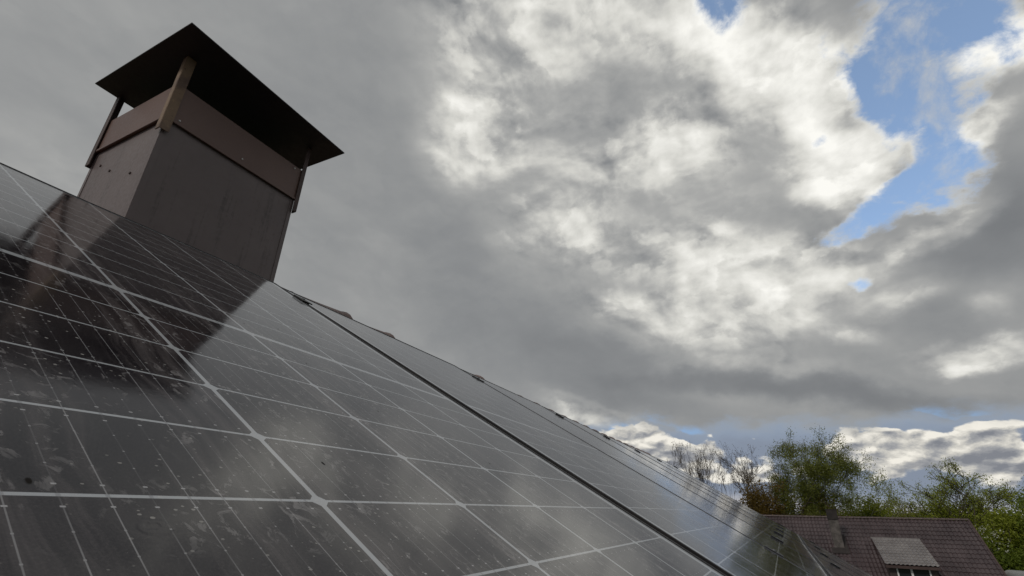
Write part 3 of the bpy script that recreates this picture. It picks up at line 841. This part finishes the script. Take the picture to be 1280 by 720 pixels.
# grey chimney standing through the roof slope
mb = MB(); CX, CY = 39.6, -3.46
mb.box(CX, CY-0.26, -2.9, CX+0.55, CY+0.26, -0.42)
stk = mb.build('chimney', M['stack'], nb, bevel=0.015); stk.data.transform(Matrix.Translation(-nl))
mb = MB(); mb.box(CX-0.035, CY-0.285, -0.42, CX+0.585, CY+0.285, 0.13); mb.box(CX-0.06, CY-0.31, 0.13, CX+0.61, CY+0.31, 0.18)
o = mb.build('chimney_head', M['stackdark'], stk, bevel=0.01); o.data.transform(Matrix.Translation(-nl))
mb = MB()
mb.prism([(CX-0.35, NZ-(NX-CX+0.35)*sn/cn+0.075), (CX+0.9, NZ-(NX-CX-0.9)*sn/cn+0.075), (CX+0.9, NZ-(NX-CX-0.9)*sn/cn+0.13), (CX-0.35, NZ-(NX-CX+0.35)*sn/cn+0.13)], 1, CY-0.45, CY-0.261)
mb.prism([(CX-0.35, NZ-(NX-CX+0.35)*sn/cn+0.075), (CX-0.005, NZ-(NX-CX+0.005)*sn/cn+0.075), (CX-0.005, NZ-(NX-CX+0.005)*sn/cn+0.13), (CX-0.35, NZ-(NX-CX+0.35)*sn/cn+0.13)], 1, CY-0.26, CY+0.45)
o = mb.build('flashing', M['stackdark'], stk); o.data.transform(Matrix.Translation(-nl))
# shed dormer: roof coloured paler for the sky light it catches, dark cheeks, white framed window
dp = R(20); cd_, sd = math.cos(dp), math.sin(dp)
DY0, DY1 = -7.72, -5.30
DXT, DZT = 40.33, -1.44
drun = 3.45
dorm = tag(empty('dormer', K((37.2, (DY0+DY1)/2, -4.0))))
dorm.parent = nb
dl = nl + Vector(K((37.2, (DY0+DY1)/2, -4.0)))
def Dq(p): return tuple(Vector(p) - dl)
tile_sheet('dormer_roof', M['dormerroof'], dorm, Dq((DXT, DY0, DZT)), (0,1,0), (cd_,0,sd), DY1-DY0, drun, wave=0.20, step=0.35, amp=0.050, drop=0.026, nw=8)
mb = MB()   # soffit and edge boards
q0 = Vector((DXT, 0, DZT-0.03)); q1 = q0 - Vector((cd_, 0, sd))*(drun-0.02); nn = Vector((-sd, 0, cd_))
mb.prism([(q0.x, q0.z-0.12), (q0.x, q0.z), (q1.x, q1.z), (q1.x, q1.z-0.13)], 1, DY0+0.01, DY1-0.01)
o = mb.build('fascia_board', M['ntrim'], dorm); o.data.transform(Matrix.Translation(-dl))
mb = MB(); mb.box(DXT-0.02, DY0-0.03, DZT-0.02, DXT+0.14, DY1+0.03, DZT+0.07)
o = mb.build('ridge_flashing', M['dormerroof'], dorm); o.data.transform(Matrix.Translation(-dl))
XF = q1.x + 0.28
def roofz(x): return NZ - (NX-x)*sn/cn
mb = MB()
zt0 = DZT - 0.16 - (DXT-XF)*sd/cd_
mb.prism([(XF, roofz(XF)-0.2), (XF, zt0), (DXT-0.1, DZT-0.20), (DXT-0.1, roofz(DXT-0.1)-0.25)], 1, DY0+0.14, DY1-0.14)
o = mb.build('wall', M['dwall'], dorm); o.data.transform(Matrix.Translation(-dl))
zb = roofz(XF) + 0.10
mb = MB()
for yy in (DY0+0.30, DY0+1.02, DY1-0.38-0.62):
    pass
wy0, wy1 = DY0+0.42, DY1-0.48
for (a, b2) in ((wy0, wy0+0.07), ((wy0+wy1)/2+0.03, (wy0+wy1)/2+0.13), (wy1-0.07, wy1)):
    mb.box(XF-0.035, a, zb, XF-0.0025, b2, zt0-0.04)
mb.box(XF-0.034, wy0+0.07, zb, XF-0.003, (wy0+wy1)/2+0.03, zb+0.07); mb.box(XF-0.034, (wy0+wy1)/2+0.13, zb, XF-0.003, wy1-0.07, zb+0.07)
mb.box(XF-0.034, wy0+0.07, zt0-0.10, XF-0.003, (wy0+wy1)/2+0.03, zt0-0.04); mb.box(XF-0.034, (wy0+wy1)/2+0.13, zt0-0.10, XF-0.003, wy1-0.07, zt0-0.04)
o = mb.build('window', M['white'], dorm); o.data.transform(Matrix.Translation(-dl))
mb = MB(); mb.box(XF-0.012, wy0+0.07, zb+0.07, XF-0.004, (wy0+wy1)/2+0.03, zt0-0.10); mb.box(XF-0.012, (wy0+wy1)/2+0.13, zb+0.07, XF-0.004, wy1-0.07, zt0-0.10)
o = mb.build('window_pane', M['pane'], dorm); o.data.transform(Matrix.Translation(-dl))

# ------------------------------------------------------------------ small buildings beyond the ridge
def cottage(cx, cy, w, d, zeave, zridge, wallm, roofm, label, along='x', chim=False):
    root = tag(empty('house', (cx, cy, GZ)), label, 'house')
    mb = MB(); he, hr = zeave-GZ, zridge-GZ
    ax = 0 if along == 'x' else 1
    mb.prism([(-w/2, 0), (w/2, 0), (w/2, he), (0, hr), (-w/2, he)], ax, -d/2, d/2)
    mb.build('wall', wallm, root)
    mb = MB(); ov = 0.35; sl = (hr-he)/(w/2); t = 0.14
    for sg in (-1, 1):
        mb.prism([(0, hr+0.01), (sg*(w/2+ov), he-ov*sl+0.01), (sg*(w/2+ov), he-ov*sl+t), (0, hr+t)], ax, -d/2-ov, d/2+ov)
    rf = mb.build('roof', roofm, root)
    for k in (-1, 1):
        mb = MB(); yy = k*w*0.22
        if ax == 0: mb.box(-d/2-0.05, yy-0.5, 1.0, -d/2-0.003, yy+0.5, 2.3)
        else: mb.box(yy-0.5, -d/2-0.05, 1.0, yy+0.5, -d/2-0.003, 2.3)
        wd = mb.build('window', M['white'], root)
        mb = MB()
        if ax == 0: mb.box(-d/2-0.056, yy-0.42, 1.08, -d/2-0.052, yy+0.42, 2.22)
        else: mb.box(yy-0.42, -d/2-0.056, 1.08, yy+0.42, -d/2-0.052, 2.22)
        mb.build('pane', M['pane'], wd)
    if chim:
        mb = MB(); mb.box(-0.5, -0.3, hr-0.9, 0.2, 0.35, hr+0.5); mb.build('chimney', M['stackdark'], rf, bevel=0.02)
    return root
cottage(60.5, -8.3, 5.2, 7.0, -1.9, -0.05, M['nwall'], M['paleroof'], 'low house showing only a pale grey roof corner above the neighbour\'s ridge', 'y')
g1 = cottage(60.0, -3.9, 5.0, 8.0, -2.2, 0.30, M['brickplaster'], M['ntrim'], 'beige gabled house half hidden by trees left of the grey chimney', 'x')
# garden shed right of the neighbour's gable
sh = tag(empty('shed', (39.3, -11.72, GZ)), 'tall grey shed with rounded roof corner beside the neighbour\'s gable', 'shed')
mb = MB(); prof = [(-0.75, 0)] + [(-0.75+0.35*(1-math.cos(a)), 3.42+0.33*math.sin(a)) for a in np.linspace(0, math.pi/2, 7)] + [(0.75-0.35*(1-math.cos(a)), 3.42+0.33*math.sin(a)) for a in np.linspace(math.pi/2, 0, 7)] + [(0.75, 0)]
mb.prism([(float(a), float(b2)) for a, b2 in prof], 0, -1.0, 1.0)
mb.build('body', M['shedgrey'], sh)
mb = MB(); mb.box(-1.02, -0.5, 2.95, -1.002, 0.5, 3.45); mb.build('window', M['pane'], sh)

# ------------------------------------------------------------------ trees
def leaves(name, pts, size, material, parent, spread=0.28, nper=8, droop=0.0, seed=0, flat=0.0):
    """many small leaf faces scattered round twig points"""
    r = np.random.default_rng(seed)
    P = np.repeat(np.asarray(pts, float), nper, 0)
    n = len(P)
    off = r.normal(0, spread, (n, 3)); off[:, 2] *= 0.8
    if droop: off[:, 2] -= np.abs(r.normal(0, droop, n))
    P = P + off
    A = r.normal(0, 1, (n, 3)); A /= np.linalg.norm(A, axis=1)[:, None]
    B = r.normal(0, 1, (n, 3)); B -= (A*B).sum(1)[:, None]*A; B /= np.linalg.norm(B, axis=1)[:, None]
    s = size*r.uniform(0.55, 1.3, n)[:, None]
    V = np.empty((n, 4, 3))
    V[:, 0] = P - A*s; V[:, 1] = P + B*s*0.48 - A*s*0.1; V[:, 2] = P + A*s; V[:, 3] = P - B*s*0.48 - A*s*0.1
    me = bpy.data.meshes.new(name)
    me.vertices.add(n*4); me.vertices.foreach_set('co', V.reshape(-1))
    me.loops.add(n*4); me.loops.foreach_set('vertex_index', np.arange(n*4, dtype=np.int32))
    me.polygons.add(n); me.polygons.foreach_set('loop_start', np.arange(0, n*4, 4, dtype=np.int32)); me.polygons.foreach_set('loop_total', np.full(n, 4, np.int32))
    me.update()
    # leaf age varies from clump to clump
    cl = r.uniform(0, 1, len(pts)); t = np.clip(np.repeat(cl, nper)*0.6 + r.uniform(0, 0.4, n), 0, 1)
    at_ = me.attributes.new('tint', 'FLOAT_VECTOR', 'FACE'); at_.data.foreach_set('vector', np.repeat(t, 3).astype(np.float32))
    return link(name, me, material, parent)

def grow(mb, p, d, length, rad, depth, rnd, tips, spread=0.55, up=0.15, bend=0.18, kids_=3, minr=0.012, shrink=0.72, droop=0.0, n=5):
    segs = 4; pts = [Vector(p)]; rads = [rad]; dd = Vector(d).normalized()
    r1 = max(rad*0.55, minr)
    for i in range(segs):
        dd = (dd + Vector((rnd.gauss(0, bend), rnd.gauss(0, bend), rnd.gauss(0, bend) + up*0.5 - droop*(1 if depth <= 1 else 0)))*0.5).normalized()
        pts.append(pts[-1] + dd*length/segs); rads.append(rad + (r1-rad)*(i+1)/segs)
    mb.tube(pts, rads, n if depth > 1 else 3)
    if depth <= 0:
        tips += [tuple(pts[2]), tuple(pts[3]), tuple(pts[4])]; return
    if depth == 1: tips += [tuple(pts[3])]
    for k in range(kids_):
        i = rnd.choice([2, 3, 4]) if k else 4
        th = rnd.uniform(0, 2*math.pi)
        u = dd.orthogonal().normalized(); w = dd.cross(u)
        nd = (dd + (u*math.cos(th) + w*math.sin(th))*spread*rnd.uniform(0.6, 1.4) + Vector((0, 0, up))).normalized()
        grow(mb, pts[i], nd, length*shrink*rnd.uniform(0.75, 1.15), max(rads[i]*0.68, minr), depth-1, rnd, tips, spread, up, bend, kids_, minr, shrink, droop, n)

def tree(name, x, y, h, label, cat='tree', seed=1, trunk_h=0.3, lean=(0, 0), rad=0.2, depth=4, spread=0.5, up=0.15, kids_=3, leafm='leaf_fresh', lsize=0.12, nper=10,
         lspread=0.3, droop=0.0, stems=1, bark='bark', group='trees beyond the houses', shrink=0.72, twigr=0.012, ldroop=0.0, width=None, crown_name='crown'):
    rnd = random.Random(seed)
    root = tag(empty(name, (x, y, GZ)), label, cat, group)
    mb = MB(); tips = []
    for s in range(stems):
        a = rnd.uniform(0, 6.28); tilt = (0.16 + 0.1*s) if stems > 1 else 0.0
        d = Vector((lean[0] + tilt*math.cos(a), lean[1] + tilt*math.sin(a), 1)).normalized()
        grow(mb, (0.12*math.cos(a)*(stems > 1), 0.12*math.sin(a)*(stems > 1), -0.1), d, h*trunk_h, rad*(0.85 if stems > 1 else 1), depth, rnd, tips, spread, up, 0.14, kids_, twigr, shrink, droop)
    # fit the crown to the wanted height and width
    V = np.array(mb.v); top = V[:, 2].max(); k = h/top
    kx = k
    if width:
        c0 = V[:, 1].mean(); half = np.percentile(np.abs(V[:, 1]-c0), 98); kx = (width/2)/half
    def f(p): return (p[0]*kx, p[1]*kx, p[2]*k)
    mb.v = [f(p) for p in mb.v]; tips = [f(p) for p in tips]
    # trunk thickness survives the scaling well enough
    mb.build('trunk', M[bark], root, smooth=True)
    if nper: leaves(crown_name, tips, lsize, M[leafm], root, lspread, nper, ldroop, seed)
    return root, tips
def bush(name, x, y, rx, ry, h, label, leafm, seed, n=260, nper=26, lsize=0.085, group='bushes and hedges beyond the ridge', cat='bush', lspread=0.34):
    """stems fanning out from the root into an uneven mound of leaves"""
    rnd = random.Random(seed); root = tag(empty(name, (x, y, GZ)), label, cat, group)
    mb = MB(); tips = []
    lobes = [(rnd.uniform(-0.7, 0.7)*rx, rnd.uniform(-0.8, 0.8)*ry, rnd.uniform(0.74, 1.0)*h, rnd.uniform(0.28, 0.5)) for _ in range(11)]
    for (lx, ly, lz, lr) in lobes:
        mb.tube([(lx*0.1, ly*0.3, -0.1), (lx*0.5, ly*0.7, lz*0.4), (lx, ly, lz*0.85)], [0.10, 0.07, 0.03], 5)
        for _ in range(n//11):
            th, ph = rnd.uniform(0, 6.28), math.acos(rnd.uniform(-0.9, 1))
            rr = rnd.uniform(0.45, 1.0)
            t = (lx + rx*lr*rr*math.sin(ph)*math.cos(th), ly + ry*lr*rr*math.sin(ph)*math.sin(th), max(0.3, lz*(1-lr*0.6) + lz*lr*0.6*rr*math.cos(ph)))
            tips.append(t)
            if rnd.random() < 0.25: mb.tube([(lx, ly, lz*0.5), t], [0.03, 0.012], 3)
    for _ in range(n//4):     # skirts, so the mound reaches the ground
        tips.append((rnd.uniform(-1, 1)*rx, rnd.uniform(-1, 1)*ry, rnd.uniform(0.2, 0.6)*h))
    mb.build('stem', M['bark'], root)
    leaves('foliage', tips, lsize, M[leafm], root, lspread, nper, 0.0, seed)
    return root, tips

# bare and budding trees on the left
bare = dict(depth=6, kids_=3, leafm='leaf_bud', nper=1, lsize=0.05, lspread=0.10, shrink=0.74, twigr=0.010)
tree('bare_tree', 51.3, 7.6, 12.0, 'leftmost bare twiggy tree, rising just behind the edge of the panels', seed=21, spread=0.55, up=0.20, rad=0.13, trunk_h=0.30, width=4.4, stems=2, **bare)
tree('bare_tree', 51.6, 5.0, 12.3, 'bare twiggy tree with a dark straight trunk, second from the left', seed=5, spread=0.52, up=0.22, rad=0.20, trunk_h=0.34, width=4.4, **bare)
tree('bare_tree', 51.8, 2.2, 12.0, 'slender bare tree whose trunk forks in a Y above the panels', seed=33, spread=0.50, up=0.20, rad=0.14, trunk_h=0.34, width=5.4, stems=2, **{**bare, 'kids_': 2})
tree('leaning_tree', 49.9, -0.2, 11.4, 'thin bare tree leaning left in front of the big birch', seed=44, spread=0.50, up=0.15, lean=(0, 0.34), rad=0.17, trunk_h=0.40, **bare)
tree('birch_tree', 48.0, -0.9, 12.7, 'tallest tree, a green birch with drooping right-hand branches', seed=9, depth=6, kids_=3, spread=0.58, up=0.12, droop=0.14, leafm='leaf_birch', nper=16, lsize=0.055, lspread=0.20, ldroop=0.30, rad=0.26, trunk_h=0.36, width=6.2, bark='bark', shrink=0.75)
tree('birch_tree', 47.6, -3.3, 9.7, 'lower birch filling the right flank of the tallest tree', seed=14, depth=5, kids_=3, spread=0.60, up=0.05, droop=0.14, leafm='leaf_birch', nper=20, lsize=0.055, lspread=0.22, ldroop=0.4, rad=0.18, trunk_h=0.42, width=3.6, bark='birchbark')
tree('birch_tree', 49.7, -5.9, 9.9, 'airy light green birch between the tallest tree and the olive bushes', seed=17, depth=5, kids_=3, spread=0.58, up=0.10, droop=0.10, leafm='leaf_fresh', nper=13, lsize=0.055, lspread=0.22, ldroop=0.4, rad=0.17, trunk_h=0.42, width=4.8, bark='birchbark')
tree('spreading_tree', 46.5, -13.6, 10.3, 'broad light green tree right of the neighbour\'s roof', seed=28, depth=6, kids_=3, spread=0.60, up=0.16, leafm='leaf_fresh', nper=9, lsize=0.056, lspread=0.18, rad=0.26, trunk_h=0.32, width=6.2, shrink=0.75)
tree('spreading_tree', 52.6, -17.4, 9.7, 'darker tree at the right edge, behind the broad light green tree', seed=29, depth=5, kids_=4, spread=0.6, up=0.14, leafm='leaf_deep', nper=9, lsize=0.085, lspread=0.34, rad=0.24, trunk_h=0.36, width=6.5)
tree('spreading_tree', 50.5, -12.2, 7.3, 'low green tree behind the right end of the neighbour\'s ridge', seed=31, depth=5, kids_=4, spread=0.6, up=0.14, leafm='leaf_fresh', nper=10, lsize=0.08, lspread=0.34, rad=0.2, trunk_h=0.36, width=5.0)
# bushes, left to right
bush('bush', 46.8, 0.3, 1.6, 2.1, 8.9, 'rust brown bush under the tallest birch, next to the panels', 'leaf_rust', 51, n=330, nper=45)
bush('bush', 47.2, -2.2, 1.5, 1.8, 8.6, 'dark rusty green bush at the foot of the tallest birch', 'leaf_olive', 52, n=260, nper=36)
bush('bush', 50.8, -6.3, 1.6, 2.0, 8.0, 'bright green hedge bush below the airy birch', 'leaf_fresh', 53, n=300, nper=39)
bush('bush', 58.6, -10.0, 2.0, 2.9, 8.0, 'olive brown bush above the middle of the neighbour\'s ridge', 'leaf_olive', 54, n=330, nper=39)
bush('bush', 58.0, -13.2, 2.0, 2.4, 7.2, 'yellow green low bush right of the olive brown one', 'leaf_fresh', 55, n=280, nper=39)
bush('bush', 45.6, -12.8, 1.9, 2.1, 7.5, 'dense green bush filling the gap beside the neighbour\'s gable', 'leaf_fresh', 56, n=360, nper=45)
bush('bush', 44.3, -14.6, 1.9, 2.2, 7.9, 'deep green bush at the right edge of the picture', 'leaf_deep', 57, n=360, nper=45)
bush('bush', 43.6, -12.6, 1.4, 1.3, 5.4, 'dark green lower bush along the neighbour\'s verge', 'leaf_deep', 58, n=260, nper=28)
bush('blossoming_bush', 43.9, -11.7, 0.9, 0.8, 5.7, 'bush with scattered white blossom beside the neighbour\'s verge', 'leaf_deep', 59, n=150, nper=18)
rnd = random.Random(3)
bl = bpy.data.objects['blossoming_bush']
leaves('blossom', [(rnd.uniform(-0.9,0.9), rnd.uniform(-0.8,0.8), rnd.uniform(3.6,5.9)) for _ in range(60)], 0.07, M['blossom'], bl, 0.12, 4, 0, 61)
# far woods: a low uneven belt on the horizon
pts = []
rr = random.Random(8)
for i in range(2600):
    a = R(rr.uniform(-60, 100)); d = rr.uniform(170, 230)
    hh = 3.0 + 2.4*(0.5+0.5*math.sin(a*23)+0.3*math.sin(a*71+1)) 
    pts.append((d*math.cos(a), d*math.sin(a), GZ + rr.random()**0.7*hh))
wd = leaves('woods', pts, 0.8, M['leaf_deep'], None, 0.8, 14, 0, 62)
tag(wd, kind='stuff', label='low distant woods along the horizon', cat='woods')
